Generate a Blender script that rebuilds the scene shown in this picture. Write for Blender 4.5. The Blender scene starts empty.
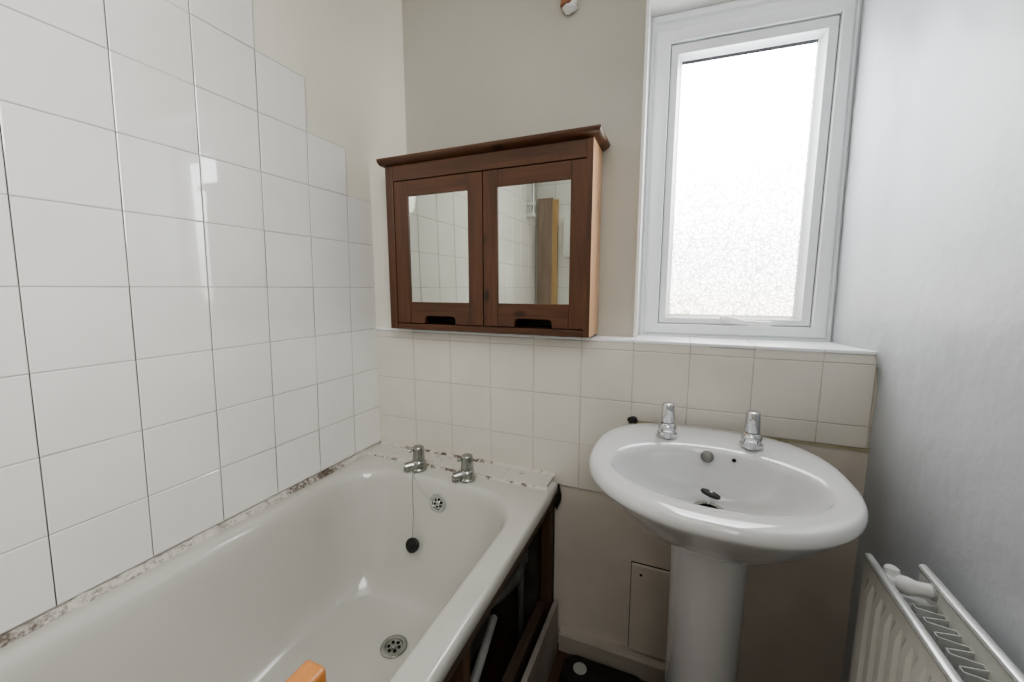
import bpy, bmesh, math, random
from math import sin, cos, pi, radians, atan2, hypot
from mathutils import Vector, Matrix, noise
random.seed(7)
COL = bpy.context.scene.collection

# ------------------------------------------------------------------ materials
def mat(name, col, rough=.5, metal=0., coat=0., spec=.5):
    m = bpy.data.materials.new(name); m.use_nodes = True
    b = m.node_tree.nodes['Principled BSDF']
    b.inputs['Base Color'].default_value = (*col, 1)
    b.inputs['Roughness'].default_value = rough
    b.inputs['Metallic'].default_value = metal
    b.inputs['Coat Weight'].default_value = coat
    b.inputs['Specular IOR Level'].default_value = spec
    return m
def N(m, t, **kw):
    n = m.node_tree.nodes.new(t)
    for k, v in kw.items():
        if k in n.inputs: n.inputs[k].default_value = v
        else: setattr(n, k, v)
    return n
def Lk(m, a, b): m.node_tree.links.new(a, b)
def coords(m, scale=(1, 1, 1), rot=(0, 0, 0)):
    tc = N(m, 'ShaderNodeTexCoord'); mp = N(m, 'ShaderNodeMapping')
    mp.inputs['Scale'].default_value = scale; mp.inputs['Rotation'].default_value = rot
    Lk(m, tc.outputs['Object'], mp.inputs['Vector']); return mp.outputs['Vector']
def mottled(name, c1, c2, scale, rough, bump=.1, bscale=None, metal=0., detail=4., coat=0., bdist=.004, lo=.35, hi=.65):
    m = mat(name, c1, rough, metal, coat); b = m.node_tree.nodes['Principled BSDF']; v = coords(m)
    n = N(m, 'ShaderNodeTexNoise', Scale=scale, Detail=detail); Lk(m, v, n.inputs['Vector'])
    r = N(m, 'ShaderNodeValToRGB'); r.color_ramp.elements[0].color = (*c1, 1); r.color_ramp.elements[1].color = (*c2, 1)
    r.color_ramp.elements[0].position = lo; r.color_ramp.elements[1].position = hi
    Lk(m, n.outputs['Fac'], r.inputs['Fac']); Lk(m, r.outputs['Color'], b.inputs['Base Color'])
    if bump:
        n2 = N(m, 'ShaderNodeTexNoise', Scale=bscale or scale*4, Detail=5.); Lk(m, v, n2.inputs['Vector'])
        bp = N(m, 'ShaderNodeBump', Strength=bump, Distance=bdist); Lk(m, n2.outputs['Fac'], bp.inputs['Height'])
        Lk(m, bp.outputs['Normal'], b.inputs['Normal'])
    return m
def wood(name, c1, c2, axis, rough=.42, coat=.25, knots=True):
    m = mat(name, c1, rough, 0, coat); b = m.node_tree.nodes['Principled BSDF']
    m.node_tree.nodes['Principled BSDF'].inputs['Coat Roughness'].default_value = .3
    s = [26, 26, 26]; s[axis] = 2.2
    v = coords(m, tuple(s))
    n = N(m, 'ShaderNodeTexNoise', Scale=1.6, Detail=7., Roughness=.6, Distortion=.7); Lk(m, v, n.inputs['Vector'])
    r = N(m, 'ShaderNodeValToRGB'); e = r.color_ramp.elements
    e[0].position = .3; e[0].color = (*c1, 1); e[1].position = .7; e[1].color = (*c2, 1)
    Lk(m, n.outputs['Fac'], r.inputs['Fac']); out = r.outputs['Color']
    if knots:
        s2 = [15, 15, 15]; s2[axis] = 7
        vo = N(m, 'ShaderNodeTexVoronoi', Scale=.62); Lk(m, coords(m, tuple(s2)), vo.inputs['Vector'])
        r2 = N(m, 'ShaderNodeValToRGB'); q = r2.color_ramp.elements
        q[0].position = .05; q[0].color = (.30, .22, .18, 1); q[1].position = .12; q[1].color = (1, 1, 1, 1)
        Lk(m, vo.outputs['Distance'], r2.inputs['Fac'])
        mx = N(m, 'ShaderNodeMixRGB', blend_type='MULTIPLY'); mx.inputs[0].default_value = 1
        Lk(m, out, mx.inputs[1]); Lk(m, r2.outputs['Color'], mx.inputs[2]); out = mx.outputs[0]
    Lk(m, out, b.inputs['Base Color'])
    bp = N(m, 'ShaderNodeBump', Strength=.12, Distance=.002); Lk(m, n.outputs['Fac'], bp.inputs['Height']); Lk(m, bp.outputs['Normal'], b.inputs['Normal'])
    return m
def mouldy(name, clean, dirt, scale, lo, hi, rough=.5):
    m = mat(name, clean, rough); b = m.node_tree.nodes['Principled BSDF']; v = coords(m)
    n = N(m, 'ShaderNodeTexNoise', Scale=scale, Detail=8., Roughness=.72); Lk(m, v, n.inputs['Vector'])
    n1 = N(m, 'ShaderNodeTexNoise', Scale=9., Detail=2.); Lk(m, v, n1.inputs['Vector'])
    ad = N(m, 'ShaderNodeMath', operation='ADD'); Lk(m, n.outputs['Fac'], ad.inputs[0])
    ml = N(m, 'ShaderNodeMath', operation='MULTIPLY_ADD'); ml.inputs[1].default_value = .9; ml.inputs[2].default_value = -.45
    Lk(m, n1.outputs['Fac'], ml.inputs[0]); Lk(m, ml.outputs[0], ad.inputs[1])
    r = N(m, 'ShaderNodeValToRGB'); e = r.color_ramp.elements
    e[0].position = lo; e[0].color = (*clean, 1); e[1].position = hi; e[1].color = (*dirt, 1)
    Lk(m, ad.outputs[0], r.inputs['Fac']); Lk(m, r.outputs['Color'], b.inputs['Base Color'])
    bp = N(m, 'ShaderNodeBump', Strength=.5, Distance=.003); Lk(m, n.outputs['Fac'], bp.inputs['Height']); Lk(m, bp.outputs['Normal'], b.inputs['Normal'])
    return m

M = {}
M['tile'] = mottled('white_glazed_tile', (.80, .79, .765), (.84, .835, .815), 5, .045, .06, 9, bdist=.002, coat=.7)
M['tile_back'] = mottled('cream_glazed_tile', (.68, .65, .59), (.72, .69, .63), 5, .11, .06, 9, bdist=.002)
M['grout'] = mouldy('grey_grout', (.50, .49, .47), (.30, .28, .26), 14, .45, .9, .8)
M['grout_pale'] = mottled('pale_grout', (.44, .41, .37), (.56, .54, .5), 20, .8)
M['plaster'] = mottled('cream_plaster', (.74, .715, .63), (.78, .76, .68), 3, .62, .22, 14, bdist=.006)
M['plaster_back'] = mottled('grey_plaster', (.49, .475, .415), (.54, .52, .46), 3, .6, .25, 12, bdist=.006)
M['plaster_right'] = mottled('silk_white_plaster', (.49, .515, .54), (.53, .555, .58), 3, .42, .5, 9, bdist=.012)
M['paint_low'] = mottled('old_cream_paint', (.66, .60, .53), (.72, .66, .59), 6, .45, .15, 10)
M['ceiling'] = mottled('ceiling_paint', (.8, .8, .78), (.84, .84, .82), 4, .8)
M['void_shade_wall'] = mottled('shaded_void_wall', (.05, .04, .032), (.10, .085, .07), 9, .9, .5)  # shade of the void under the bath, put into this wall's colour
M['shell'] = mottled('shaded_bath_underside', (.035, .032, .03), (.06, .055, .05), 9, .8, .3)  # tub underside coloured dark for the shade beneath the bath
M['bright'] = mottled('bright_white_gloss_paint', (.88, .88, .87), (.92, .92, .91), 4, .3, 0)
M['skirt'] = mottled('old_skirting_paint', (.42, .38, .33), (.50, .46, .40), 6, .45, .15, 10)
M['glue'] = mouldy('yellow_glue', (.52, .47, .32), (.30, .25, .14), 30, .5, .8)
M['sealant'] = mouldy('mouldy_sealant', (.60, .57, .53), (.13, .10, .08), 95, .46, .66)
M['sealant_clean'] = mouldy('aged_sealant', (.64, .61, .55), (.13, .095, .075), 45, .54, .66)
M['strip'] = mouldy('stained_tile_strip', (.64, .62, .57), (.24, .18, .14), 22, .68, .84, .2)
M['enamel'] = mottled('bath_enamel', (.54, .535, .495), (.58, .575, .535), 2, .13, 0, coat=.4)
M['ceramic'] = mat('white_ceramic', (.64, .64, .645), .07, 0, .6)
M['chrome'] = mottled('chrome', (.62, .63, .64), (.72, .73, .74), 6, .12, 0, metal=1.)
M['chrome_dull'] = mottled('dull_chrome', (.36, .37, .35), (.50, .51, .49), 30, .26, .05, metal=1.)
M['steel'] = mottled('brushed_steel', (.45, .44, .41), (.55, .54, .51), 40, .35, .05, metal=1.)
M['steel_dark'] = mottled('tarnished_steel', (.16, .16, .15), (.24, .24, .23), 30, .45, .05, metal=.8)
M['black'] = mottled('black_rubber', (.012, .012, .012), (.022, .022, .022), 20, .5, .1)
M['hole'] = mat('dark_hole', (.004, .004, .004), .9)
M['pvc'] = mottled('white_window_plastic', (.86, .88, .90), (.90, .92, .94), 3, .28, 0)
M['seal'] = mat('dark_glazing_seal', (.12, .12, .13), .5)
M['wood_h'] = wood('brown_pine_x', (.055, .021, .008), (.125, .048, .018), 0)
M['wood_v'] = wood('brown_pine_z', (.055, .021, .008), (.125, .048, .018), 2)
M['wood_lit_side'] = wood('brown_pine_lit_side', (.56, .30, .15), (.72, .43, .24), 2, .3, .6)  # lighter copy of the cabinet pine, light on the side painted in
M['orange_wood'] = wood('orange_varnished_wood', (.52, .20, .06), (.66, .30, .10), 1, .35)
M['rough_wood'] = wood('rough_timber_y', (.055, .034, .024), (.10, .065, .045), 1, .8, 0)
M['rough_wood_v'] = wood('rough_timber_z', (.07, .036, .022), (.13, .07, .04), 2, .8, 0)
M['plank'] = wood('brown_plank', (.30, .22, .18), (.40, .31, .26), 2, .7, 0, False)
M['plank_edge'] = wood('orange_plank_edge', (.50, .33, .16), (.60, .42, .24), 2, .6, 0, False)
M['rad'] = mottled('radiator_enamel', (.74, .73, .68), (.78, .77, .73), 4, .25, 0, coat=.3)
M['fin'] = mottled('grey_fins', (.50, .51, .50), (.62, .63, .62), 30, .5, .1)
M['silver'] = mottled('radiator_top_edge', (.60, .61, .60), (.68, .69, .68), 20, .25, 0, metal=.35)
M['plastic'] = mat('white_plastic', (.80, .80, .79), .25)
M['grey_pipe'] = mottled('grey_pipe', (.10, .10, .09), (.16, .16, .145), 12, .5)
M['white_pipe'] = mottled('white_pipe', (.40, .40, .39), (.48, .48, .46), 12, .4)
M['copper'] = mottled('stained_copper', (.20, .09, .05), (.42, .21, .12), 25, .5, .2, metal=.4)
M['filler'] = mottled('white_filler', (.72, .71, .69), (.82, .81, .79), 20, .7, .5)
M['board'] = mottled('dirty_white_board', (.28, .25, .22), (.38, .35, .32), 10, .5)
M['scale'] = mottled('black_glass_top', (.010, .010, .011), (.016, .016, .017), 10, .22, 0)
M['disc'] = mat('pale_grey_disc', (.42, .42, .40), .45)
mir = mat('mirror_glass', (.66, .68, .62), .012, 1.0); M['mirror'] = mir
M['mirror_edge'] = mat('mirror_edge', (.55, .58, .56), .2)

# floor : dark reddish planks
m = wood('dark_floorboards', (.055, .028, .02), (.10, .05, .035), 1, .5, .2, False); M['floor'] = m

# frosted pane: emission stands in for daylight behind the pebbled glass, brightening upward
m = bpy.data.materials.new('pebbled_glass'); m.use_nodes = True; nt = m.node_tree; nt.nodes.clear(); M['glass'] = m
out = N(m, 'ShaderNodeOutputMaterial'); em = N(m, 'ShaderNodeEmission'); gl = N(m, 'ShaderNodeBsdfGlossy', Roughness=.12)
v = coords(m, (75, 75, 75)); nz = N(m, 'ShaderNodeTexNoise', Scale=.8, Detail=2.); Lk(m, v, nz.inputs['Vector'])
mxv = N(m, 'ShaderNodeMixRGB', blend_type='LINEAR_LIGHT'); mxv.inputs[0].default_value = .9
Lk(m, v, mxv.inputs[1]); Lk(m, nz.outputs['Color'], mxv.inputs[2])
vo = N(m, 'ShaderNodeTexVoronoi', Scale=1., feature='DISTANCE_TO_EDGE'); Lk(m, mxv.outputs[0], vo.inputs['Vector'])
rp = N(m, 'ShaderNodeValToRGB'); rp.color_ramp.elements[0].position = .0; rp.color_ramp.elements[0].color = (.34, .34, .35, 1)
rp.color_ramp.elements[1].position = .16; rp.color_ramp.elements[1].color = (1, 1, 1, 1); Lk(m, vo.outputs['Distance'], rp.inputs['Fac'])
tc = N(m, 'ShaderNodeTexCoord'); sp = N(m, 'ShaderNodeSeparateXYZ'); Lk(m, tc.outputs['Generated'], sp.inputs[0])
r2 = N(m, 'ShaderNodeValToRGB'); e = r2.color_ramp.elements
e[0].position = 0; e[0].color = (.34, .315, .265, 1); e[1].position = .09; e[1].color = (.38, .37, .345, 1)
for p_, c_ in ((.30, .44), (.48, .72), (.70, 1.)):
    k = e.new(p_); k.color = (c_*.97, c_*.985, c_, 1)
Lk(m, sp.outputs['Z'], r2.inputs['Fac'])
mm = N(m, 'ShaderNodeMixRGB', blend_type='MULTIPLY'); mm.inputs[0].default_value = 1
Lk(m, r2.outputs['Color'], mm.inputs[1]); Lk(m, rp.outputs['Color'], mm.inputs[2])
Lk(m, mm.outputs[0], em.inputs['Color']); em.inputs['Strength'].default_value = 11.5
bp = N(m, 'ShaderNodeBump', Strength=.6, Distance=.003); Lk(m, vo.outputs['Distance'], bp.inputs['Height']); Lk(m, bp.outputs['Normal'], gl.inputs['Normal'])
ms = N(m, 'ShaderNodeMixShader'); ms.inputs[0].default_value = .05
Lk(m, em.outputs[0], ms.inputs[1]); Lk(m, gl.outputs[0], ms.inputs[2]); Lk(m, ms.outputs[0], out.inputs['Surface'])

# ------------------------------------------------------------------ mesh helpers
class MB:
    def __init__(s): s.v = []; s.f = []; s.m = []; s.mats = []
    def mi(s, key):
        if key not in s.mats: s.mats.append(key)
        return s.mats.index(key)
    def add(s, vs, fs, key):
        o = len(s.v); s.v += [tuple(a) for a in vs]; i = s.mi(key)
        for f in fs: s.f.append([o+j for j in f]); s.m.append(i)
    def box(s, x0, x1, y0, y1, z0, z1, key, T=None):
        vs = [(x, y, z) for z in (z0, z1) for y in (y0, y1) for x in (x0, x1)]
        if T: vs = [T @ Vector(a) for a in vs]
        s.add(vs, [(0, 2, 3, 1), (4, 5, 7, 6), (0, 1, 5, 4), (2, 6, 7, 3), (0, 4, 6, 2), (1, 3, 7, 5)], key)
    def quad(s, a, b, c, d, key): s.add([a, b, c, d], [(0, 1, 2, 3)], key)
    def loft(s, loops, key, cap0=False, cap1=False, closed=True):
        n = len(loops[0]); vs = [p for l in loops for p in l]; fs = []
        for i in range(len(loops)-1):
            for j in range(n if closed else n-1):
                k = (j+1) % n; fs.append((i*n+j, i*n+k, (i+1)*n+k, (i+1)*n+j))
        if cap0: fs.append(tuple(range(n))[::-1])
        if cap1: fs.append(tuple((len(loops)-1)*n+j for j in range(n)))
        s.add(vs, fs, key)
    def tube(s, pts, r, key, n=12, cap=True):
        pts = [Vector(p) for p in pts]; rs = r if isinstance(r, (list, tuple)) else [r]*len(pts); loops = []; up = None
        for i, p in enumerate(pts):
            t = (pts[min(i+1, len(pts)-1)]-pts[max(i-1, 0)]).normalized()
            if up is None: up = Vector((0, 0, 1)) if abs(t.z) < .9 else Vector((1, 0, 0))
            a = t.cross(up).normalized(); b = a.cross(t).normalized(); up = b
            loops.append([p+rs[i]*(cos(2*pi*k/n)*a+sin(2*pi*k/n)*b) for k in range(n)])
        s.loft(loops, key, cap, cap)
    def lathe(s, prof, key, T=Matrix(), n=32, cap0=True, cap1=True):
        s.loft([[T @ Vector((r*cos(2*pi*k/n), r*sin(2*pi*k/n), z)) for k in range(n)] for r, z in prof], key, cap0, cap1)
    def prism(s, poly, y0, y1, key):          # poly in x,z extruded along y
        n = len(poly); vs = [(x, y0, z) for x, z in poly]+[(x, y1, z) for x, z in poly]
        s.add(vs, [tuple(range(n)), tuple(range(2*n-1, n-1, -1))]+[(i, (i+1) % n, n+(i+1) % n, n+i) for i in range(n)], key)
    def build(s, name, parent=None, smooth=False, bevel=0, seg=2, at=None, sharp=35, sub=0, tri=False):
        me = bpy.data.meshes.new(name); me.from_pydata(s.v, [], s.f)
        for k in s.mats: me.materials.append(M[k])
        for p, i in zip(me.polygons, s.m): p.material_index = i
        bm = bmesh.new(); bm.from_mesh(me); bmesh.ops.remove_doubles(bm, verts=bm.verts, dist=1e-6)
        bmesh.ops.recalc_face_normals(bm, faces=bm.faces); bm.to_mesh(me); bm.free()
        o = bpy.data.objects.new(name, me); COL.objects.link(o)
        if at is not None:
            me.transform(Matrix.Translation(-Vector(at))); o.location = at
        if parent:
            o.parent = parent; o.location = Vector(o.location)-Vector(parent.location) if at is not None else -Vector(parent.location)
        if bevel:
            b = o.modifiers.new('bevel', 'BEVEL'); b.width = bevel; b.segments = seg; b.limit_method = 'ANGLE'; b.angle_limit = radians(40)
        if sub:
            b = o.modifiers.new('sub', 'SUBSURF'); b.levels = b.render_levels = sub
        if smooth or bevel:
            for p in me.polygons: p.use_smooth = True
            try: me.set_sharp_from_angle(angle=radians(sharp))
            except Exception: pass
        return o
def tag(o, label, cat=None, group=None, kind=None):
    o['label'] = label
    if cat: o['category'] = cat
    if group: o['group'] = group
    if kind: o['kind'] = kind
    return o
def root(name, loc, label, cat, group=None):
    o = bpy.data.objects.new(name, None); COL.objects.link(o); o.location = loc; o.empty_display_size = .05
    bpy.context.view_layer.update()
    return tag(o, label, cat, group)
def struct(o, label, cat): return tag(o, label, cat, kind='structure')

# ------------------------------------------------------------------ room constants (camera at the origin)
XL, XR, YB, YU, YR = -1.053, .445, 1.183, 1.245, -.75
ZF, ZC, ZL = -1.205, 1.25, -.149

# tiles: bevelled slabs, each a hair out of true like hand-laid ones
def tile(mb, P0, U, V, NN, u0, u1, v0, v1, key, g=.0012, th=.006, tilt=.0022, shear=0.):
    u0 += g; u1 -= g; v0 += g; v1 -= g; b = .0016
    if u1-u0 < .006 or v1-v0 < .006: return
    ta, tb = random.uniform(-tilt, tilt), random.uniform(-tilt, tilt); lift = random.uniform(-.0003, .0003)
    uc, vc = (u0+u1)/2, (v0+v1)/2
    def pt(u, v, h):
        h2 = h+lift+(u-uc)*ta+(v-vc)*tb if h > 0 else h
        return P0+U*(u+shear*v)+V*v+NN*h2
    def ring(i, h): return [pt(u0+i, v0+i, h), pt(u1-i, v0+i, h), pt(u1-i, v1-i, h), pt(u0+i, v1-i, h)]
    a, c, d = ring(0, 0), ring(0, th-.0009), ring(b, th)
    # pillowed face
    mb.loft([a, c, d], key)
    mb.add(d, [(0, 1, 2, 3)], key)

# ---- wall_left
mb = MB(); XP = XL-.004
crv = [(XP, YR), (XP, .6), (XP, .95), (XP+.0004, 1.10), (XP+.002, 1.165), (XP+.007, 1.186), (XP+.022, 1.201), (XP+.050, 1.216), (XP+.085, 1.232), (-.928, YU+.002)]
zz = [ZF, -.7]+[ZL-.02+i*(ZC-ZL+.02)/9 for i in range(10)]
mb.loft([[(XP, YR, z), (XP, .95, z), (XP, YU+.1, z)] for z in (ZF, -.2)], 'plaster', closed=False)
crv2 = [(XP, YR), (XP, .6), (XP, .80), (XP+.005, .95), (XP+.014, 1.06), (XP+.028, 1.13), (XP+.047, 1.180), (XP+.072, 1.213), (XP+.100, 1.236), (-.928, YU+.002)]
def wallrow(z):
    t = max(0, min(1, (z-.462)/.14)); t = t*t*(3-2*t)
    return [(a[0]*(1-t)+b[0]*t, a[1]*(1-t)+b[1]*t, z) for a, b in zip(crv, crv2)]
mb.loft([wallrow(z) for z in [-.2, ZL-.01]+[ZL+.001+i*(ZC-ZL)/28 for i in range(29)]], 'plaster', closed=False)
P0 = Vector((XP, 0, 0)); U = Vector((0, 1, 0)); V = Vector((0, 0, 1)); NX = Vector((1, 0, 0))
rows = [.002+.1525*k for k in range(-3, 8)]; rows[0] = -.452; rows = [-.592]+rows
SH = .028
cols = [.4635+.1505*k for k in range(-8, 6)]           # y at z = 0
tops = {5: 0.307, 4: .459, 3: .612, 2: .764, 1: .916, 0: 1.07}
for ci in range(len(cols)-1):
    k = ci-8; u0, u1 = cols[ci], cols[ci+1]
    top = {4: .307, 3: .459, 2: .612, 1: .764, 0: .916}.get(k, 1.07)
    for ri in range(len(rows)-1):
        if rows[ri+1] > top+.02: continue
        tile(mb, P0, U, V, NX, u0, min(u1, 1.206-0.0), rows[ri], rows[ri+1], 'tile', shear=SH, th=.0075, tilt=.0056, g=.0009)
    # grout bed
    a = [P0+U*(u+SH*z)+V*z+NX*.0064 for u, z in ((u0-.001, -.592), (u1+.0005, -.592), (u1+.0005, top+.001), (u0-.001, top+.001))]
    mb.quad(*a, 'grout')
o = mb.build('wall_left', smooth=True, sharp=28); struct(o, 'left wall of white square glazed tiles stepping down to cream plaster', 'wall')

# ---- wall_back : tiled lower part, plastered upper part, chamfered corner, window reveal
WA = Vector((-.113, 1.324)); WB = Vector((.393, 1.356)); WD = (WB-WA).normalized(); WN = Vector((WD.y, -WD.x))
def W(s, z, h=0):            # window plane coordinates, h toward the room
    p = WA+WD*s+WN*h; return Vector((p.x, p.y, z))
ZS = .765
mb = MB(); YP = YB+.006; XC = -.93; XW = -.118
mb.quad((-.345, YP, ZF), (XR+.05, YP, ZF), (XR+.05, YP, -.60), (-.345, YP, -.60), 'paint_low'); mb.quad((XL-.02, YP, ZF), (-.345, YP, ZF), (-.345, YP, -.60), (XL-.02, YP, -.60), 'void_shade_wall')
mb.quad((XL-.02, YP, -.60), (XR+.05, YP, -.60), (XR+.05, YP, ZL-.002), (XL-.02, YP, ZL-.002), 'paint_low')
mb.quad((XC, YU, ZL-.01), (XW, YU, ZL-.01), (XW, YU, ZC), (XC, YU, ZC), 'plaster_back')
wl, wr = W(-.004, 0), W(.53, 0)
mb.quad((XW, YU, ZL-.01), (wl.x, wl.y+.01, ZL-.01), (wl.x, wl.y+.01, ZS), (XW, YU, ZS+.02), 'ceiling')
mb.quad((XW, YU-.002, ZS+.022), (.5, YU-.002, ZS+.022), (wr.x, wr.y+.01, ZS), (wl.x, wl.y+.01, ZS), 'ceiling')
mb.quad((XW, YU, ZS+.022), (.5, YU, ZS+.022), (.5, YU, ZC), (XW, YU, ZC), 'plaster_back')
mb.quad((-.6, 1.42, ZL-.05), (.6, 1.42, ZL-.05), (.6, 1.42, -.146), (-.6, 1.42, -.146), 'plaster_back')
mb.box(-.0985, -.0955, YP-.001, YP+.002, -1.13, -.835, 'hole'); mb.box(-.0985, .12, YP-.001, YP+.002, -.8375, -.8345, 'hole')
# raised corner bead beside the reveal
mb.box(XW-.007, XW+.0015, YU-.006, YU+.01, ZL, ZC, 'bright')
bx = [-1.055, -.882, -.728, -.574, -.421, -.268, -.117, .032, .184, .331, .434]
P0 = Vector((0, YP, 0)); U = Vector((1, 0, 0)); NY = Vector((0, -1, 0))
rz = [ZL-.001, -.180, -.332, -.484, -.630]
for i in range(len(bx)-1):
    rr = rz if bx[i] < -.12 else [ZL-.001, -.180, -.332, -.386]
    for j in range(len(rr)-1):
        tile(mb, P0, U, V, NY, bx[i], bx[i+1], rr[j+1], rr[j], 'tile_back', th=.006, tilt=.004, g=.0009)
    zb = rr[-1]
    mb.quad((bx[i], YP-.0045, zb), (bx[i+1], YP-.0045, zb), (bx[i+1], YP-.0045, ZL-.002), (bx[i], YP-.0045, ZL-.002), 'grout_pale')
mb.quad((-.117, YP-.003, -.394), (.44, YP-.003, -.394), (.44, YP-.003, -.384), (-.117, YP-.003, -.384), 'glue')
mb.quad((.25, YP-.002, -.52), (.437, YP-.002, -.40), (.437, YP-.002, -.39), (.25, YP-.002, -.39), 'glue') if 0 else None
o = mb.build('wall_back'); struct(o, 'back wall with cream tiles below the ledge and grey plaster above', 'wall')

# ---- ledge (tiled shelf on top of the half wall)
mb = MB(); zt = ZL+.002
for i in range(len(bx)-1):
    mb.add([(bx[i]+.0006, YB-.002, zt-.008), (bx[i+1]-.0006, YB-.002, zt-.008), (bx[i+1]-.0006, YB-.0025, zt-.001), (bx[i]+.0006, YB-.0025, zt-.001),
            (bx[i+1]-.0006, YB-.0005, zt), (bx[i]+.0006, YB-.0005, zt), (bx[i+1]-.0006, 1.40, zt), (bx[i]+.0006, 1.40, zt)],
           [(0, 1, 2, 3), (3, 2, 4, 5), (5, 4, 6, 7)], 'pvc')
mb.box(bx[0], bx[-1]+.01, YB, 1.41, zt-.012, zt-.0012, 'grout_pale')
o = mb.build('trim_1', smooth=True); struct(o, 'white tiled ledge along the top of the half wall under the window', 'ledge')

# ---- wall_right: soft uneven plaster turning in toward the window
mb = MB(); ny, nz_ = 70, 80; loops = []
for i in range(ny+1):
    y = YR+(1.46-YR)*i/ny; row = []
    for j in range(nz_+1):
        z = ZF+(ZC-ZF)*j/nz_
        t = max(0, min(1, (y-1.12)/.22)); t = t*t*(3-2*t)
        up = max(0, min(1, (z-ZL+.05)/.04))
        x = XR-.004*max(0, min(1, (y-.9)/.2)) - .052*t*up - .010*t*up*max(0, min(1, (z+.15)/.9)) + .0035*noise.noise(Vector((y*4, z*4, 3)))+.0012*noise.noise(Vector((y*14, z*14, 9)))
        row.append((x, y, z))
    loops.append(row)
mb.loft(loops, 'plaster_right', closed=False)
o = mb.build('wall_right', smooth=True, sharp=80); struct(o, 'right wall of uneven shiny white plaster', 'wall')

# ---- rear wall, floor, ceiling, skirting
mb = MB()
mb.quad((XL-.02, YR, ZF), (XR+.05, YR, ZF), (XR+.05, YR, ZC), (XL-.02, YR, ZC), 'plaster')
P0 = Vector((0, YR, 0)); NY2 = Vector((0, 1, 0))
for i in range(4):
    x0 = XL+.004+.152*i
    for r in range(len(rows)-1): tile(mb, P0, U, V, NY2, x0, x0+.152, rows[r], rows[r+1], 'tile', th=.0075, tilt=.005)
mb.box(XL+.004, XL+.004+.152*4, YR, YR+.005, -.592, rows[-1], 'grout')
o = mb.build('wall_rear'); struct(o, 'wall behind the camera with white tiles at the bath end', 'wall')
mb = MB(); mb.box(XL-.05, XR+.08, YR-.05, 1.46, ZF-.05, ZF, 'floor')
for i in range(16): mb.box(XL+i*.1, XL+i*.1+.002, YR, YB, ZF, ZF+.0006, 'hole')
o = mb.build('floor'); struct(o, 'dark reddish brown floorboards', 'floor')
mb = MB(); mb.box(XL-.05, XR+.08, YR-.05, 1.46, ZC, ZC+.05, 'ceiling')
o = mb.build('ceiling'); struct(o, 'plain white ceiling', 'ceiling')
mb = MB()
mb.loft([[(x, YP, ZF), (x, 1.163, ZF), (x, 1.163, ZF+.058), (x, 1.168, ZF+.066), (x, YP, ZF+.072)] for x in (-.318, XR)], 'skirt', True, True)
o = mb.build('baseboard_back'); struct(o, 'cream painted skirting board under the basin wall', 'skirting board')

# ---- window_1
def ring(mb, loops, key):   # loops = [(L,R,T,B margins, h)]
    ps = []
    for (l, r, t, b, h) in loops:
        ps.append([W(l, -.147+b, h), W(.499-r, -.147+b, h), W(.499-r-.012*max(0, 1-max(r, 0)/.044), ZS-t, h), W(l, ZS-t, h)])
    mb.loft(ps, key)
def rg(d, h, dt=None): return (d, d, d if dt is None else dt, d, h)
win = root('window_1', W(.25, -.147), 'small white plastic window with one bright pebbled pane above the basin', 'window'); win['kind'] = 'structure'
mb = MB()
ring(mb, [(-.010, -.010, -.010, 0, -.03), (-.010, -.010, -.010, 0, .004), (0, 0, 0, 0, .008), (.0, .0, .0, .0, .012), (.005, .005, .016, .004, .013), (.007, .007, .020, .006, .006),
          (.012, .010, .040, .008, .004), (.014, .012, .043, .010, .012), (.017, .015, .047, .012, .014), (.049, .044, .073, .036, .014), (.051, .046, .076, .038, .012), (.051, .046, .076, .038, -.028)], 'pvc')
mb.build('frame', win, bevel=.0012)
mb = MB()
ring(mb, [(.0535, .0485, .0785, .0405, -.02), (.0535, .0485, .0785, .0405, .004), (.056, .051, .081, .043, .0065), (.072, .070, .105, .056, .0065), (.074, .072, .107, .058, .003), (.080, .081, .115, .062, -.006), (.0835, .086, .119, .066, -.009), (.0835, .086, .119, .066, -.018)], 'pvc')
ring(mb, [(.052, .047, .077, .039, -.012), (.0535, .0485, .0785, .0405, -.012)], 'seal')
mb.build('sash', win, bevel=.0012)
mb = MB()
ring(mb, [(.0833, .0858, .1188, .0658, -.0105), (.0845, .087, .127, .067, -.0135)], 'seal')
mb.build('glazing_seal', win)
mb = MB()
mb.add([W(.08, -.147+.06, -.014), W(.415, -.147+.06, -.014), W(.415, ZS-.11, -.014), W(.08, ZS-.11, -.014),
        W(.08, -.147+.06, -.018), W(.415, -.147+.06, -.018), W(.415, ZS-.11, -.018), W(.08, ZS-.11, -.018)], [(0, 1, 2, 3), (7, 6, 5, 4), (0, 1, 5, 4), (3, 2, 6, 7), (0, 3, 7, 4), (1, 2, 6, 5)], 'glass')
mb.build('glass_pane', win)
mb = MB()
hz = -.096
pts = [W(s, z, h) for s, z, h in ((.232, hz+.008, .012), (.238, hz+.008, .020), (.25, hz+.005, .026), (.28, hz-.001, .029), (.32, hz-.004, .030), (.345, hz-.005, .029), (.352, hz-.005, .026))]
mb.tube(pts, [.007, .009, .009, .0075, .0075, .008, .005], 'bright', 12)
a, b = W(.222, hz), W(.262, hz)
mb.add([W(.222, hz-.004, .007), W(.262, hz-.004, .007), W(.262, hz+.016, .007), W(.222, hz+.016, .007), W(.224, hz-.002, .016), W(.26, hz-.002, .016), W(.26, hz+.014, .016), W(.224, hz+.014, .016)],
       [(0, 1, 2, 3), (4, 5, 6, 7), (0, 1, 5, 4), (1, 2, 6, 5), (2, 3, 7, 6), (3, 0, 4, 7)], 'plastic')
o = mb.build('handle', win, bevel=.002); o['label'] = 'white lever handle on the bottom rail of the sash'

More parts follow.
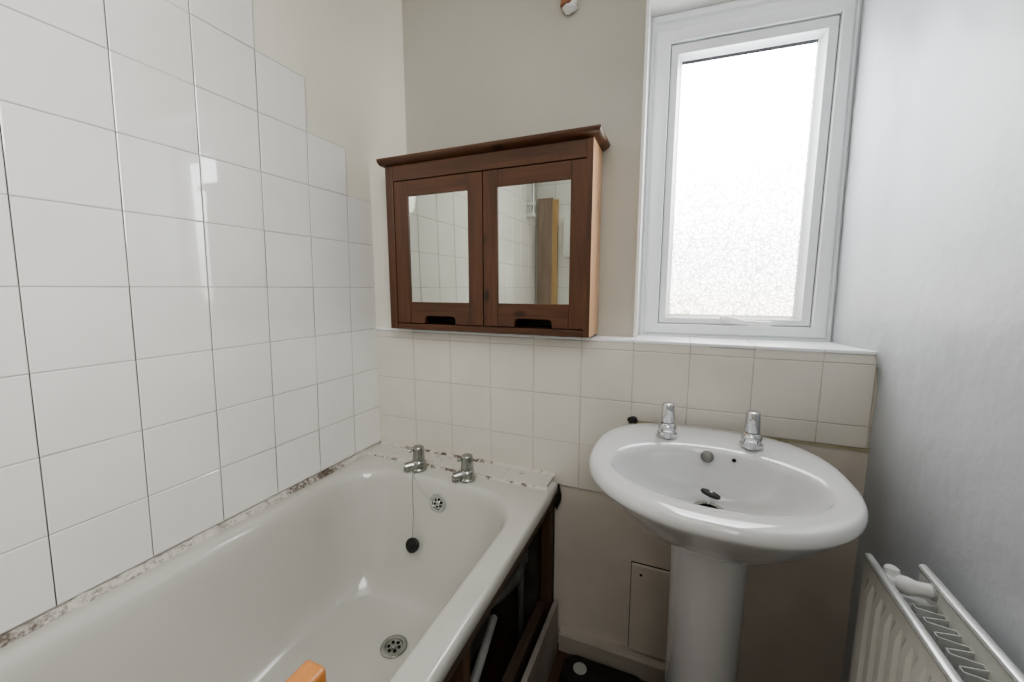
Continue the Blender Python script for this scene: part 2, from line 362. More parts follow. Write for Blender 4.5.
# ------------------------------------------------------------------ mirrored pine cabinet
CX, CY, CZ = -.935, 1.115, -.1385; S = .9162
cab = root('mirror_cabinet', (CX+.35, YU-.06, CZ), 'brown pine wall cabinet with two mirrored doors standing on the tiled ledge', 'cabinet')
CW = .703; CB = YU-.004
c0, c1, d0, dm0, dm1, d1 = CX+.012, CX+CW, CX+.046, CX+.3705, CX+.3735, CX+.6875
zb0, zd0, zd1, zf1, zc1 = CZ, -.117, .3445, .396, .424
mb = MB(); mb.box(c0, c0+.030, CY, CB, zb0, zf1, 'wood_v'); mb.build('side_panel', cab, bevel=.002)
mb = MB(); mb.box(c1-.018, c1, CY, CB, zb0, zf1, 'wood_lit_side'); mb.box(c1-.018, c1-.0005, CY-.0008, CY+.001, zb0, zf1, 'wood_v'); o = mb.build('side_panel', cab, bevel=.0015); o['label'] = 'pine side board with its lit orange painted in'
mb = MB(); mb.box(c0+.030, c1-.018, CY+.001, CY+.02, zd1+.0025, zf1, 'wood_h'); mb.build('top_rail', cab, bevel=.0015)
mb = MB(); mb.box(c0+.030, c1-.018, CY+.001, CB, zb0, zd0-.0025, 'wood_h'); mb.build('bottom_board', cab, bevel=.0015)
mb = MB(); mb.box(c0+.030, c1-.018, CB-.008, CB, zd0, zf1, 'wood_v'); mb.build('back_panel', cab)
# cornice: coved profile lofted round three sides
prof = [(0, zf1), (.006, zf1+.001), (.012, zf1+.005), (.018, zf1+.009), (.021, zf1+.014), (.022, zf1+.018), (.0205, zf1+.021)]
loops = []
for d, z in prof: loops.append([(c0-.006-min(d, .009), CB, z), (c0-.006-min(d, .009), CY-d, z), (c1+d, CY-d, z), (c1+d, CB, z)])
mb = MB(); mb.loft(loops, 'wood_h', True, True); mb.build('cornice', cab, smooth=True, sharp=50)
def door(x0, x1, mx0, mx1):
    mb = MB(); y0, y1 = CY-.0005, CY+.018; mz0, mz1 = -.0465, .2955
    mb.box(x0, mx0, y0, y1, zd0, zd1, 'wood_v'); mb.box(mx1, x1, y0, y1, zd0, zd1, 'wood_v')
    mb.box(mx0+.0002, mx1-.0002, y0+.0003, y1, mz1, zd1, 'wood_h')
    xc = (x0+x1)/2+.004; hw = .058; hh = .025
    poly = [(mx0+.0002, zd0), (xc-hw, zd0)]
    for k in range(6): a = pi-k*pi/2/5; poly.append((xc-hw+.014+.014*cos(a), zd0+hh-.012+.012*sin(a)))
    for k in range(6): a = pi/2-k*pi/2/5; poly.append((xc+hw-.014+.014*cos(a), zd0+hh-.012+.012*sin(a)))
    poly += [(xc+hw, zd0), (mx1-.0002, zd0), (mx1-.0002, mz0), (mx0+.0002, mz0)]
    mb.prism(poly, y0+.0003, y1, 'wood_h')
    d = mb.build('door', cab, bevel=.0012)
    mb = MB(); mb.box(mx0-.004, mx1+.004, CY+.004, CY+.007, mz0-.004, mz1+.004, 'mirror'); q = mb.build('mirror', d); q.location = (0, 0, 0)
    return d
door(d0, dm0, CX+.0995, CX+.3205); door(dm1, d1, CX+.421, CX+.6425)
mb = MB(); mb.box(d1, c1-.018, CY, CY+.018, zd0-.002, zd1+.002, 'wood_v'); mb.build('front_stile', cab, bevel=.001)

# ------------------------------------------------------------------ bath
def rrect(x0, x1, y0, y1, r, z, n=9, ry=None):
    ry = ry or r; out = []
    for cx, cy, a0 in ((x1-r, y0+ry, -pi/2), (x1-r, y1-ry, 0), (x0+r, y1-ry, pi/2), (x0+r, y0+ry, pi)):
        for k in range(n):
            a = a0+k*pi/2/(n-1); out.append(Vector((cx+r*cos(a), cy+ry*sin(a), z)))
    # densify the long runs
    res = []
    for i in range(4):
        seg = out[i*n:(i+1)*n]; res += seg; nx = out[((i+1)*n) % (4*n)]
        m_ = 9 if i in (0, 2) else 4
        for k in range(1, m_): res.append(seg[-1].lerp(nx, k/m_))
    return res
bath = root('bathtub', (-.69, .4, ZF), 'white enamelled bathtub with no side panel along the tiled left wall', 'bathtub')
ZB = -.61; bx0, bx1, by0, by1 = -1.050, -.330, -.47, 1.174
ix0, ix1, iy0, iy1 = -1.004, -.394, -.40, 1.036
L = [rrect(bx0, bx1-.003, by0, by1, .010, ZB-.040), rrect(bx0, bx1, by0, by1, .012, ZB-.034), rrect(bx0, bx1, by0, by1, .012, ZB-.012),
     rrect(bx0+.002, bx1-.002, by0+.002, by1-.002, .012, ZB-.005), rrect(bx0+.006, bx1-.006, by0+.006, by1-.006, .012, ZB-.001), rrect(bx0+.012, bx1-.013, by0+.012, by1-.013, .014, ZB),
     rrect(ix0-.012, ix1+.012, iy0-.012, iy1+.010, .17, ZB-.001), rrect(ix0-.004, ix1+.004, iy0-.004, iy1+.003, .165, ZB-.0035)]
for inset, fe, ne, z, r in ((.003, .003, .004, -.010, .16), (.009, .008, .012, -.022, .158), (.013, .014, .022, -.045, .155), (.018, .024, .05, -.10, .15), (.026, .044, .12, -.18, .145),
                            (.036, .066, .2, -.26, .14), (.048, .086, .26, -.31, .135), (.066, .104, .30, -.345, .125), (.092, .128, .33, -.368, .115), (.125, .16, .37, -.380, .10), (.165, .20, .41, -.386, .09)):
    L.append(rrect(ix0+inset, ix1-inset, iy0+ne, iy1-fe, r, ZB+z))
mb = MB(); mb.loft(L, 'enamel', False, True); mb.build('tub', bath, smooth=True, sharp=75)
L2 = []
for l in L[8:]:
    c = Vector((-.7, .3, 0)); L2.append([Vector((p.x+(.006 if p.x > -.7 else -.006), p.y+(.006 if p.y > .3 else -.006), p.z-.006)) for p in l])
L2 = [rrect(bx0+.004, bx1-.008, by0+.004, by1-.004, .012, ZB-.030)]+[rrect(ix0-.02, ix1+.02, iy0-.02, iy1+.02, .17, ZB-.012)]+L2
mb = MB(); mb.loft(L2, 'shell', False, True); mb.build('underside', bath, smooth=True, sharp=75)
def grate(name, parent, T, R, mat_='chrome_dull'):
    mb = MB()
    mb.lathe([(R, -.002), (R, .0008), (R*.96, .0025), (R*.80, .0032), (R*.66, .0018), (R*.62, -.001), (R*.60, -.0012)], mat_, T, 32, True, True)
    mb.lathe([(R*.20, -.001), (R*.2, .0012), (R*.13, .002)], mat_, T, 20)
    for k in range(6):
        a = k*pi/3+.3; c = Matrix.Translation((R*.40*cos(a), R*.40*sin(a), -.0008))
        mb.lathe([(R*.125, 0), (R*.125, .0006)], 'hole', T @ c, 14)
    return mb.build(name, parent, smooth=True)
grate('drain', bath, Matrix.Translation((-.690, .792, ZB-.383)), .037)
To = Matrix.Translation((-.682, 1.014, -.682)) @ Matrix.Rotation(radians(82), 4, 'X')
grate('overflow', bath, To, .030, 'chrome')
for sx in (-.82, -.58):
    for sy in (.1, .72):
        mb = MB(); mb.tube([(sx, sy, ZF), (sx, sy, ZF+.006), (sx, sy, ZF+.007), (sx, sy, ZB-.395)], [.025, .025, .008, .008], 'steel', 12); mb.build('leg', bath, smooth=True)

# tile strip on the bath deck, sealant
mb = MB()
xs = [-1.046, -.93, -.80, -.652, -.50, -.346]
for i in range(5):
    mb.box(xs[i]+.001, xs[i+1]-.001, 1.100, 1.176, ZB-.001, ZB+.011+random.uniform(-.001, .001), 'strip')
mb.box(xs[0], xs[-1]-.002, 1.103, 1.18, ZB-.002, ZB+.0085, 'sealant')
o = mb.build('trim_2', bevel=.0015); struct(o, 'strip of cut white tiles on the bath deck behind the taps', 'tile strip')
def bead(pts, r, key, name, label):
    mb = MB(); n = len(pts); loops = []
    for i, p in enumerate(pts):
        q = r*(1+.45*noise.noise(Vector(p)*38)); loops.append(p_ring(p, q))
    mb.loft(loops, key, True, True); o = mb.build(name, smooth=True, sharp=80); return struct(o, label, 'sealant')
def p_ring(p, q):
    return [(p[0]-.002, p[1], p[2]-.006), (p[0]+q, p[1], p[2]-.006), (p[0]+q*.9, p[1], p[2]-.003), (p[0]+q*.45, p[1], p[2]+q*.42), (p[0], p[1], p[2]+q), (p[0]-.002, p[1], p[2]+q)]
bead([(XL+.0015, -.45+i*.0065, ZB+.001) for i in range(251)], .0135, 'sealant', 'trim_3', 'mouldy bead of sealant between the left wall tiles and the bath')
mb = MB(); loops = []
for i in range(120):
    x = -1.045+i*.0059; q = .006*(1+.5*noise.noise(Vector((x*40, 0, 0))))
    loops.append([(x, YB, ZB+.010), (x, YB-.002-q, ZB+.010), (x, YB-.002-q*.5, ZB+.012+q*.5), (x, YB-.0015, ZB+.012+q*1.1), (x, YB, ZB+.012+q*1.1)])
mb.loft(loops, 'sealant_clean', True, True)
loops = []
for i in range(120):
    x = -1.045+i*.0059; q = .005*(1+.6*noise.noise(Vector((x*40, 5, 0)))); loops.append([(x, 1.102, ZB-.001), (x, 1.099-q, ZB-.001), (x, 1.100-q*.5, ZB+.003), (x, 1.101, ZB+.004+q*.8), (x, 1.104, ZB+.004+q*.8)])
mb.loft(loops, 'sealant_clean', True, True)
o = mb.build('trim_4', smooth=True, sharp=80); struct(o, 'stained sealant lines along the tile strip behind the bath taps', 'sealant')

# ------------------------------------------------------------------ taps
def tap(name, loc, label, cat, rz, k, keyc, spout, group, hr=1., hh=1.):
    r = root(name, loc, label, cat, group); T = Matrix.Translation(loc) @ Matrix.Rotation(rz, 4, 'Z') @ Matrix.Scale(k, 4)
    mb = MB()                                  # body: flared base with a bulbous waist
    mb.lathe([(.0235, 0), (.0245, .002), (.0245, .007), (.022, .010), (.0215, .014), (.0215, .026), (.0195, .031), (.0165, .034)], keyc, T, 36)
    mb.build('body', r, smooth=True)
    mb = MB(); pts = [(0, -.008, .019), (0, -.022, .019), (0, -spout*.75, .018), (0, -spout, .0165)]
    mb.tube([T @ Vector(p) for p in pts], [.0145*k, .0140*k, .0125*k, .0125*k], keyc, 24)
    mb.tube([T @ Vector((0, -spout+.006, .017)), T @ Vector((0, -spout+.005, .003 if spout > .04 else .001))], [.0105*k, .0100*k], keyc, 24)
    mb.build('spout', r, smooth=True)
    mb = MB(); mb.lathe([(r_*hr, .0345+(z_-.0345)*hh) for r_, z_ in ((.0150, .0345), (.0165, .0365), (.0160, .055), (.0150, .078), (.0145, .081), (.0128, .0835), (.0085, .0848), (.003, .0852))], keyc, T, 36)
    o = mb.build('handle', r, smooth=True)
    mb = MB(); mb.tube([T @ Vector((0, -.012, .066)), T @ Vector((0, -.022, .067)), T @ Vector((0, -.024, .067)), T @ Vector((0, -.030, .067))], [.0035*k, .0035*k, .0058*k, .0055*k], keyc, 14)
    q = mb.build('lever', o, smooth=True); q.location = (0, 0, 0)
    return r
tap('bath_tap', (-.788, 1.066, ZB-.001), 'dull chrome bath tap nearer the tiled left wall with the plug chain at its foot', 'tap', radians(-46), 1.06, 'chrome_dull', .043, 'bath taps', 1.15, .90)
tap('bath_tap', (-.602, 1.066, ZB-.001), 'dull chrome bath tap nearer the basin, to the right of the overflow', 'tap', radians(-46), 1.06, 'chrome_dull', .043, 'bath taps', 1.15, .90)

# plug on its chain
pl = root('bath_plug', (-.750, .968, -.812), 'black rubber bath plug hanging on a chain against the tub end', 'plug')
Tp = Matrix.Translation((-.750, .968, -.815)) @ Matrix.Rotation(radians(72), 4, 'X')
mb = MB(); mb.lathe([(.017, -.008), (.0205, -.006), (.0222, .002), (.0225, .006), (.020, .008), (.012, .0085), (.005, .0115), (.002, .012)], 'black', Tp, 28); mb.build('stopper', pl, smooth=True)
def chain(pts, pitch, r, key, name, parent):
    mb = MB(); P = [Vector(p) for p in pts]; mb.tube(P, r*.55, key, 6); d = 0
    for a, b in zip(P[:-1], P[1:]):
        l = (b-a).length; t = 0
        while t < l:
            c = a.lerp(b, t/l); mb.lathe([(r*.4, -r*.9), (r, -r*.4), (r, r*.4), (r*.4, r*.9)], key, Matrix.Translation(c), 6); t += pitch
    return mb.build(name, parent, smooth=True)
chain([(-.793, 1.045, ZB+.003), (-.791, 1.033, ZB-.002), (-.785, 1.022, ZB-.03), (-.766, .998, ZB-.12), (-.753, .972, ZB-.18), (-.750, .962, ZB-.196)], .0055, .0013, 'chrome_dull', 'chain', pl)
chain([(-.789, 1.045, ZB+.003), (-.783, 1.030, ZB-.004), (-.765, 1.022, ZB-.026), (-.730, 1.014, ZB-.050), (-.700, 1.008, ZB-.064)], .0055, .0011, 'chrome_dull', 'chain', pl)

# ------------------------------------------------------------------ basin
basin = root('pedestal_basin', (.08, .97, ZF), 'white ceramic oval washbasin on a pedestal below the window', 'basin')
NB = 96; ox, oy = .0755, .903
ZR = -.368
def outer(s, z, dy=0):
    out = []
    for k in range(NB):
        a = 2*pi*k/NB; c, sn = cos(a), sin(a)
        p = 2.15 if sn < 0 else 2.75
        x = abs(c)**(2/p)*(1 if c > 0 else -1); y = abs(sn)**(2/p)*(1 if sn > 0 else -1)
        b = .247 if sn < 0 else .250
        out.append(Vector((ox+.250*s*x, oy+dy+b*s*y, z)))
    return out
def inner(s, z, dy=0, cx=.077, cy=.868):
    return [Vector((cx+.200*s*cos(2*pi*k/NB), cy+dy+.141*s*sin(2*pi*k/NB), z)) for k in range(NB)]
def mixl(A, B, t, z): return [Vector((a.x*(1-t)+b.x*t, a.y*(1-t)+b.y*t, z)) for a, b in zip(A, B)]
O, I = outer(1, 0), inner(1, 0)
def ped(s, z):    # pedestal section
    out = []
    for k in range(NB):
        a = 2*pi*k/NB; out.append(Vector((.090+.083*s*cos(a), (.975 if sin(a) < 0 else .975)+(.115 if sin(a) < 0 else .13)*s*sin(a), z)))
    return out
PD = ped(1, 0)
L = [mixl(PD, O, .0, -.560), mixl(PD, O, .10, -.545), mixl(PD, O, .32, -.515), mixl(PD, O, .55, -.482), mixl(PD, O, .75, -.447), mixl(PD, O, .88, -.416), outer(.960, -.400), outer(.989, -.391),
     outer(1.0, -.386), outer(.995, -.377), outer(.98, -.3705), outer(.958, ZR)]
L += [mixl(outer(.955, 0), I, .25, ZR+.0005), mixl(outer(.955, 0), I, .62, ZR-.0015), mixl(outer(.955, 0), I, .86, ZR-.003), mixl(outer(.955, 0), I, .97, ZR-.006), inner(.985, ZR-.012),
      inner(.965, ZR-.024, 0), inner(.925, ZR-.045, .004), inner(.85, ZR-.070, .012), inner(.72, ZR-.094, .024), inner(.55, ZR-.110, .040), inner(.36, ZR-.119, .058), inner(.18, ZR-.123, .072), inner(.11, ZR-.124, .078)]
mb = MB(); mb.loft(L, 'ceramic', False, True); mb.build('bowl', basin, smooth=True, sharp=85)
mb = MB(); mb.loft([ped(1.02, -.545), ped(1.0, -.57), ped(.97, -.65), ped(.94, -.85), ped(.96, -1.0), ped(1.02, -1.10), ped(1.12, -1.17), ped(1.16, ZF+.01), ped(1.16, ZF)], 'ceramic', True, True); mb.build('pedestal', basin, smooth=True, sharp=85)
Tb = Matrix.Translation((.0765, .9985, -.391)) @ Matrix.Rotation(radians(66), 4, 'X')
mb = MB(); mb.lathe([(.0138, -.004), (.0138, .0012), (.012, .0022), (.004, .0030), (.001, .0031)], 'steel_dark', Tb, 28); o = mb.build('overflow', basin, smooth=True); o['label'] = 'round chrome overflow cover'
Tb = Matrix.Translation((.131, .992, -.388)) @ Matrix.Rotation(radians(66), 4, 'X')
mb = MB(); mb.lathe([(.0042, -.004), (.0042, .0016)], 'hole', Tb, 16); o = mb.build('chain_hole', basin); o['label'] = 'small black hole for the plug chain'
DX, DY, DZ = .082, .945, ZR-.122
mb = MB(); Tb = Matrix.Translation((DX, DY, DZ)); mb.lathe([(.0305, -.003), (.0305, .001), (.027, .0025), (.021, .001), (.020, -.001)], 'steel', Tb, 32); mb.lathe([(.0195, -.0005), (.0195, .0006)], 'hole', Tb, 28); mb.build('drain', basin, smooth=True)
bp_ = root('basin_plug', (DX, DY, DZ), 'black basin plug tilted up on a chrome stalk in the drain', 'plug')
mb = MB(); mb.tube([(DX, DY, DZ), (DX, DY-.002, DZ+.020), (DX+.001, DY-.003, DZ+.030)], .0035, 'chrome', 12); mb.build('stalk', bp_, smooth=True)
Tb = Matrix.Translation((DX+.002, DY-.002, DZ+.036)) @ Matrix.Rotation(radians(15), 4, 'Y') @ Matrix.Rotation(radians(-12), 4, 'X')
mb = MB(); mb.lathe([(.018, -.004), (.0205, -.002), (.0205, .002), (.019, .0035), (.006, .004)], 'black', Tb, 28); mb.lathe([(.004, .004), (.003, .007)], 'chrome', Tb, 12); mb.build('stopper', bp_, smooth=True)
tap('basin_tap', (-.014, 1.045, ZR), 'shiny chrome basin tap on the side of the basin nearer the bath', 'tap', radians(4), 1.0, 'chrome', .026, 'basin taps')
tap('basin_tap', (.170, 1.045, ZR), 'shiny chrome basin tap on the side of the basin nearer the radiator', 'tap', radians(-10), 1.0, 'chrome', .026, 'basin taps')

# black clump and yellowed glue around the basin back
def lump(name, c, r, key, label, cat, seed, stretch=(1, 1, 1)):
    mb = MB(); loops = []
    for i in range(1, 12):
        ph = pi*i/12; row = []
        for k in range(18):
            a = 2*pi*k/18; d = Vector((sin(ph)*cos(a), sin(ph)*sin(a), cos(ph))); q = r*(1+.35*noise.noise(d*1.8+Vector((seed, 0, 0))))
            row.append((c[0]+d.x*q*stretch[0], c[1]+d.y*q*stretch[1], c[2]+d.z*q*stretch[2]))
        loops.append(row)
    mb.loft(loops, key, True, True); o = mb.build(name, smooth=True, at=c); return tag(o, label, cat)
lump('wall_bracket', (-.112, YB-.008, -.381), .012, 'black', 'small black bracket end showing behind the left rear of the basin', 'bracket', 3, (1.3, .5, .8))
lump('bath_bracket', (-.333, YB-.010, -.662), .024, 'black', 'black bracket lump at the wall end of the bath rim', 'bracket', 8, (.55, .5, 1.6))

# ------------------------------------------------------------------ radiator
RX0, RX1, RY0, RY1, RZ = .329, .4125, .12, .854, -.470
rad = root('radiator', ((RX0+RX1)/2, .5, RZ-.60), 'cream double panel radiator with exposed fins on the right wall', 'radiator')
def panel(xo, sgn, name):     # fluted sheet, closed with a plain back; sgn = direction of the outer face
    n = 22; pitch = (RY1-RY0-.03)/n; prof = [(RY0, 0), (RY0+.010, 0)]
    y = RY0+.015
    for i in range(n):
        a = y+i*pitch
        prof += [(a+pitch*.10, 0), (a+pitch*.26, .0075), (a+pitch*.70, .0075), (a+pitch*.86, 0)]
    prof += [(RY1-.010, 0), (RY1, 0)]
    def sect(z, amp, off=0): return [(xo+sgn*(d*amp+off), yy, z) for yy, d in prof]
    L = [sect(RZ-.60, 0, 0), sect(RZ-.575, 0), sect(RZ-.545, .7), sect(RZ-.058, .7), sect(RZ-.036, 0), sect(RZ-.008, 0)]
    mb = MB(); mb.loft(L, 'rad', closed=False)
    mb.box(min(xo-sgn*.008, xo-sgn*.001), max(xo-sgn*.008, xo-sgn*.001), RY0, RY1, RZ-.60, RZ-.010, 'rad')
    o = mb.build(name, rad, smooth=True, sharp=25)
    mb = MB(); a = xo-sgn*.0045
    mb.loft([[(a+.0072*cos(t), yy, RZ-.006+.0065*sin(t)) for t in [k*pi/5-.0 for k in range(10)]] for yy in (RY0, RY1)], 'silver', True, True)
    q = mb.build('top_edge', o, smooth=True); q.location = (0, 0, 0); q['label'] = 'silvery rounded top edge'
    return o
panel(RX0, -1, 'panel'); panel(RX1, 1, 'panel')
def fins(x0, x1, name, ph):
    mb = MB(); pts = []; n = 22; pitch = (RY1-RY0-.09)/n
    for i in range(n):
        a = RY0+.03+i*pitch+ph; pts += [(x0, a), (x1, a+pitch*.18), (x1, a+pitch*.50), (x0, a+pitch*.68)]
    for (xa, ya), (xb, yb) in zip(pts[:-1], pts[1:]):
        d = Vector((xb-xa, yb-ya, 0)).normalized(); nn = Vector((-d.y, d.x, 0))*.0009
        A, B = Vector((xa, ya, 0)), Vector((xb, yb, 0))
        mb.loft([[A+nn+Vector((0, 0, z)), B+nn+Vector((0, 0, z)), B-nn+Vector((0, 0, z)), A-nn+Vector((0, 0, z))] for z in (RZ-.56, RZ-.036)], 'fin', True, True)
    return mb.build(name, rad)
fins(RX0+.008, RX0+.034, 'fin_strip', .0); fins(RX1-.008, RX1-.040, 'fin_strip', .012)
mb = MB(); yv = RY1-.038; zv = RZ-.020
mb.tube([(RX0+.006, yv, zv), (RX0+.026, yv, zv), (RX0+.030, yv, zv), (RX0+.044, yv-.004, zv-.001), (RX0+.054, yv-.004, zv-.001), (RX1-.008, yv-.004, zv-.001)], [.0105, .0105, .0135, .0145, .011, .0105], 'plastic', 24)
mb.tube([(RX1-.012, yv-.004, zv-.001), (RX1-.008, yv-.004, zv-.001)], .0125, 'fin', 24)
mb.tube([(RX0+.026, yv+.006, zv+.006), (RX0+.026, yv+.010, zv+.017), (RX0+.026, yv+.010, zv+.019)], [.0105, .0105, .008], 'plastic', 20)
o = mb.build('connecting_pipe', rad, smooth=True, sharp=50); o['label'] = 'white connecting tube with a round vent cap'
mb = MB(); mb.box(RX0+.008, RX1-.008, yv-.016, yv+.012, RZ-.56, RZ-.045, 'fin'); mb.build('water_channel', rad, bevel=.004)
for yy in (RY0+.12, RY1-.12):
    mb = MB(); mb.box(RX1-.002, XR-.008, yy-.015, yy+.015, RZ-.5, RZ-.08, 'rad'); mb.build('wall_bracket', rad)

# ------------------------------------------------------------------ under the bath
mb = MB(); mb.box(-.352, -.334, -.45, 1.160, -.672, ZB-.036, 'rough_wood'); o = mb.build('timber_batten', bevel=.001, at=(-.343, .4, -.69)); tag(o, 'brown timber batten fixed right under the bath rim', 'timber')
mb = MB(); mb.box(-.395, -.345, .585, .612, ZF, -.672, 'rough_wood_v'); o = mb.build('timber_post', bevel=.001, at=(-.37, .6, ZF)); tag(o, 'reddish brown upright timber post in the middle of the open bath side', 'timber')
mb = MB(); mb.box(-.375, -.345, 1.135, 1.170, ZF, -.672, 'rough_wood_v'); o = mb.build('timber_post', bevel=.001, at=(-.36, 1.15, ZF)); tag(o, 'dark upright timber post against the back wall under the bath corner', 'timber')
mb = MB(); mb.box(-.380, -.352, .63, 1.125, ZF, -1.010, 'rough_wood'); o = mb.build('timber_rail', bevel=.002, at=(-.366, .4, ZF)); tag(o, 'dark brown timber rail on the floor inside the open bath side', 'timber')
mb = MB(); mb.box(-.336, -.320, -.40, 1.160, ZF, -1.022, 'board'); o = mb.build('panel_board', bevel=.002, at=(-.328, .4, ZF)); tag(o, 'dirty white board standing on edge along the bath foot', 'board')
mb = MB()
mb.tube([(-.43, 1.10, -.66), (-.43, 1.10, -.78), (-.43, 1.10, -.86), (-.432, 1.095, -.895), (-.436, 1.07, -.915), (-.46, 1.02, -.93), (-.50, .95, -.945), (-.55, .88, -.95)], .017, 'grey_pipe', 16)
mb.tube([(-.43, 1.10, -.83), (-.43, 1.10, -.865)], .024, 'grey_pipe', 18); mb.tube([(-.43, 1.10, -.88), (-.43, 1.10, ZF)], .011, 'grey_pipe', 14)
o = mb.build('waste_pipe', bath, smooth=True); o['label'] = 'dark grey bent waste pipe'
mb = MB(); mb.tube([(-.47, .98, -.985), (-.435, .80, -.985), (-.42, .70, -.99), (-.42, .2, -1.0), (-.42, .19, ZF)], .012, 'white_pipe', 14)
o = mb.build('water_pipe', smooth=True, at=(-.43, .7, ZF)); tag(o, 'slim white pipe slanting through the dark space under the bath', 'pipe')

# access panel
mb = MB(); mb.box(-.096, .12, YP-.011, YP, -1.128, -.838, 'paint_low'); o = mb.build('access_panel', bevel=.0012, at=(.01, YP, -1.128)); tag(o, 'cream painted access panel screwed to the wall behind the pedestal', 'panel')
mb = MB(); T = Matrix.Translation((-.068, YP-.0112, -.866)) @ Matrix.Rotation(radians(90), 4, 'X'); mb.lathe([(.004, -.002), (.004, .001), (.002, .0014)], 'hole', T, 14)
q = mb.build('screw', o, at=(-.068, YP-.0112, -.866)); q.location = (-.068-.01, -.0112, -.866+1.128)

# floor scale
mb = MB(); L = []
for z, i in ((ZF, .006), (ZF+.004, 0), (ZF+.018, 0), (ZF+.022, .003)): L.append(rrect(-.285+i, -.035-i, .875+i, 1.150-i, .035, z, 9))
sc = root('bathroom_scale', (-.15, 1.0, ZF), 'flat black bathroom scale with rounded corners and a pale disc on the floor', 'scale')
mb.loft(L, 'scale', True, True); mb.build('platform', sc, smooth=True, sharp=50)
mb = MB(); mb.lathe([(.021, ZF+.0215), (.021, ZF+.0228), (.019, ZF+.0232)], 'disc', Matrix.Translation((-.232, 1.105, 0)), 32); o = mb.build('foot_pad', sc, smooth=True); o['label'] = 'pale grey round pad'

# pipe end high on the back wall
pp = root('pipe_stub', (-.345, YU-.016, .80), 'stained copper pipe end with a white filler blob high on the back wall', 'pipe')
mb = MB(); mb.tube([(-.342, YU-.017, ZC-.001), (-.343, YU-.017, .95), (-.345, YU-.017, .84), (-.346, YU-.017, .803)], [.014, .014, .0155, .0165], 'copper', 18); mb.build('pipe', pp, smooth=True)
o = lump('filler_blob', (-.336, YU-.012, .800), .020, 'filler', 'white lump of filler', None, 5, (1., .85, .75)); o.parent = pp; o.location = Vector((-.336, YU-.012, .800))-pp.location
o2 = lump('filler_blob', (-.325, YU-.008, .822), .013, 'filler', 'white lump of filler', None, 15, (.6, .8, 1.9)); o2.parent = pp; o2.location = Vector((-.325, YU-.008, .822))-pp.location

# ------------------------------------------------------------------ wooden stand whose corner pokes in at the bottom
st = root('wooden_stand', (-.297, .0, ZF), 'orange varnished wooden stand beside the bath, only its top corner showing', 'stand')
def bar(x0, x1, y0, y1, z0, z1, nm):
    mb = MB(); mb.box(x0, x1, y0, y1, z0, z1, 'orange_wood'); mb.build(nm, st, bevel=.004)
bar(-.314, -.289, -.23, .240, -.385, -.352, 'top_rail')
for yy in (-.226, .206): bar(-.314, -.293, yy, yy+.028, ZF, -.384, 'leg')
bar(-.312, -.295, -.2, .21, -.9, -.87, 'lower_rail')

# ------------------------------------------------------------------ things seen only in the mirrors
mb = MB(); sh = root('electric_shower', (-.745, YR+.03, .10), 'white electric shower box on the tiled wall, seen in the right mirror', 'shower')
T = None
mb.loft([rrect_xz for rrect_xz in [[Vector((p.x, y, p.y)) for p in rrect(-.82+i, -.66-i, .22+i, .52-i, .03, 0, 7)] for y, i in ((YR+.006, .004), (YR+.02, 0), (YR+.07, 0), (YR+.08, .008))]], 'plastic', True, True)
mb.build('casing', sh, smooth=True, sharp=50)
mb = MB(); mb.lathe([(.024, 0), (.022, .014), (.018, .018)], 'fin', Matrix.Translation((-.73, YR+.079, .33)) @ Matrix.Rotation(radians(-90), 4, 'X'), 28); mb.build('dial', sh, smooth=True)
mb = MB(); mb.tube([(-.73, YR+.03, .22), (-.73, YR+.03, -.55)], .006, 'chrome', 12); mb.build('feed_pipe', sh, smooth=True)
rl = root('shower_rail', (XL+.03, -.56, .5), 'chrome shower riser rail with white brackets on the left wall, seen in the right mirror', 'rail')
mb = MB(); mb.tube([(XL+.042, -.56, .52), (XL+.042, -.56, 1.1)], .009, 'chrome', 16); mb.build('pole', rl, smooth=True)
for z in (.52, .60, 1.08):
    mb = MB(); mb.box(XL+.0, XL+.058, -.58, -.54, z-.014, z+.014, 'plastic'); mb.build('bracket', rl, bevel=.004)
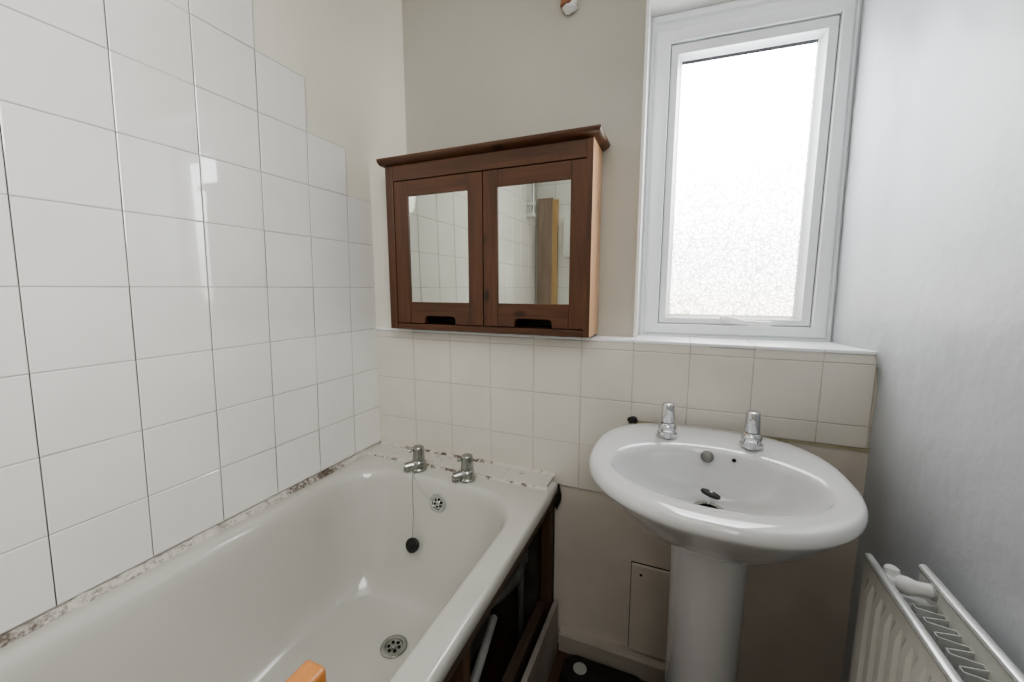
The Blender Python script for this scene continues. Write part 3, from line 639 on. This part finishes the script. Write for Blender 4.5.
mb = MB(); mb.box(-1.03, -.91, YR+.014, YR+.030, -.604, .665, 'plank'); mb.box(-.912, -.870, YR+.012, YR+.034, -.604, .650, 'plank_edge')
o = mb.build('wooden_plank', bevel=.001, at=(-.93, YR+.02, -.604)); tag(o, 'tall brown plank leaning in the tiled corner, seen in the right mirror', 'plank')
mb = MB(); mb.box(XL+.004, -.334, YR+.01, -.472, ZF, ZB-.001, 'tile'); o = mb.build('trim_5', bevel=.003); struct(o, 'white boxed shelf at the head end of the bath', 'boxing')

# ------------------------------------------------------------------ light, world, camera
w = bpy.data.worlds.new('World'); bpy.context.scene.world = w; w.use_nodes = True
w.node_tree.nodes['Background'].inputs['Color'].default_value = (.8, .88, 1, 1); w.node_tree.nodes['Background'].inputs['Strength'].default_value = .3
def area(name, loc, tgt, sx, sy, e, col):
    l = bpy.data.lights.new(name, 'AREA'); l.shape = 'RECTANGLE'; l.size = sx; l.size_y = sy; l.energy = e; l.color = col
    o = bpy.data.objects.new(name, l); COL.objects.link(o); o.location = loc
    o.rotation_euler = (Vector(tgt)-Vector(loc)).to_track_quat('-Z', 'Y').to_euler(); return o
area('top_fill', (-.25, .0, 1.2), (-.3, .1, -1), .9, .9, 3.2, (1, .975, .93))  # added fill from above, no fixture modelled
dl = area('side_fill', (.34, -.5, .55), (-1.05, .42, -.25), .7, 1.3, 6.0, (1, .985, .96)); dl.data.spread = radians(95)  # added unseen fill aimed at the left wall

cam = bpy.data.cameras.new('Camera'); co = bpy.data.objects.new('Camera', cam); COL.objects.link(co)
cam.sensor_width = 36; cam.lens = 400/1024*36; cam.clip_start = .01
yaw, pitch = radians(22.726), radians(7.548)
co.rotation_euler = (pi/2-pitch, 0, yaw); co.location = (0, 0, 0)
sc_ = bpy.context.scene; sc_.camera = co
sc_.view_settings.view_transform = 'AgX'; sc_.view_settings.look = 'AgX - Medium High Contrast'; sc_.view_settings.exposure = 0.58
sc_.cycles.max_bounces = 10; sc_.cycles.diffuse_bounces = 6
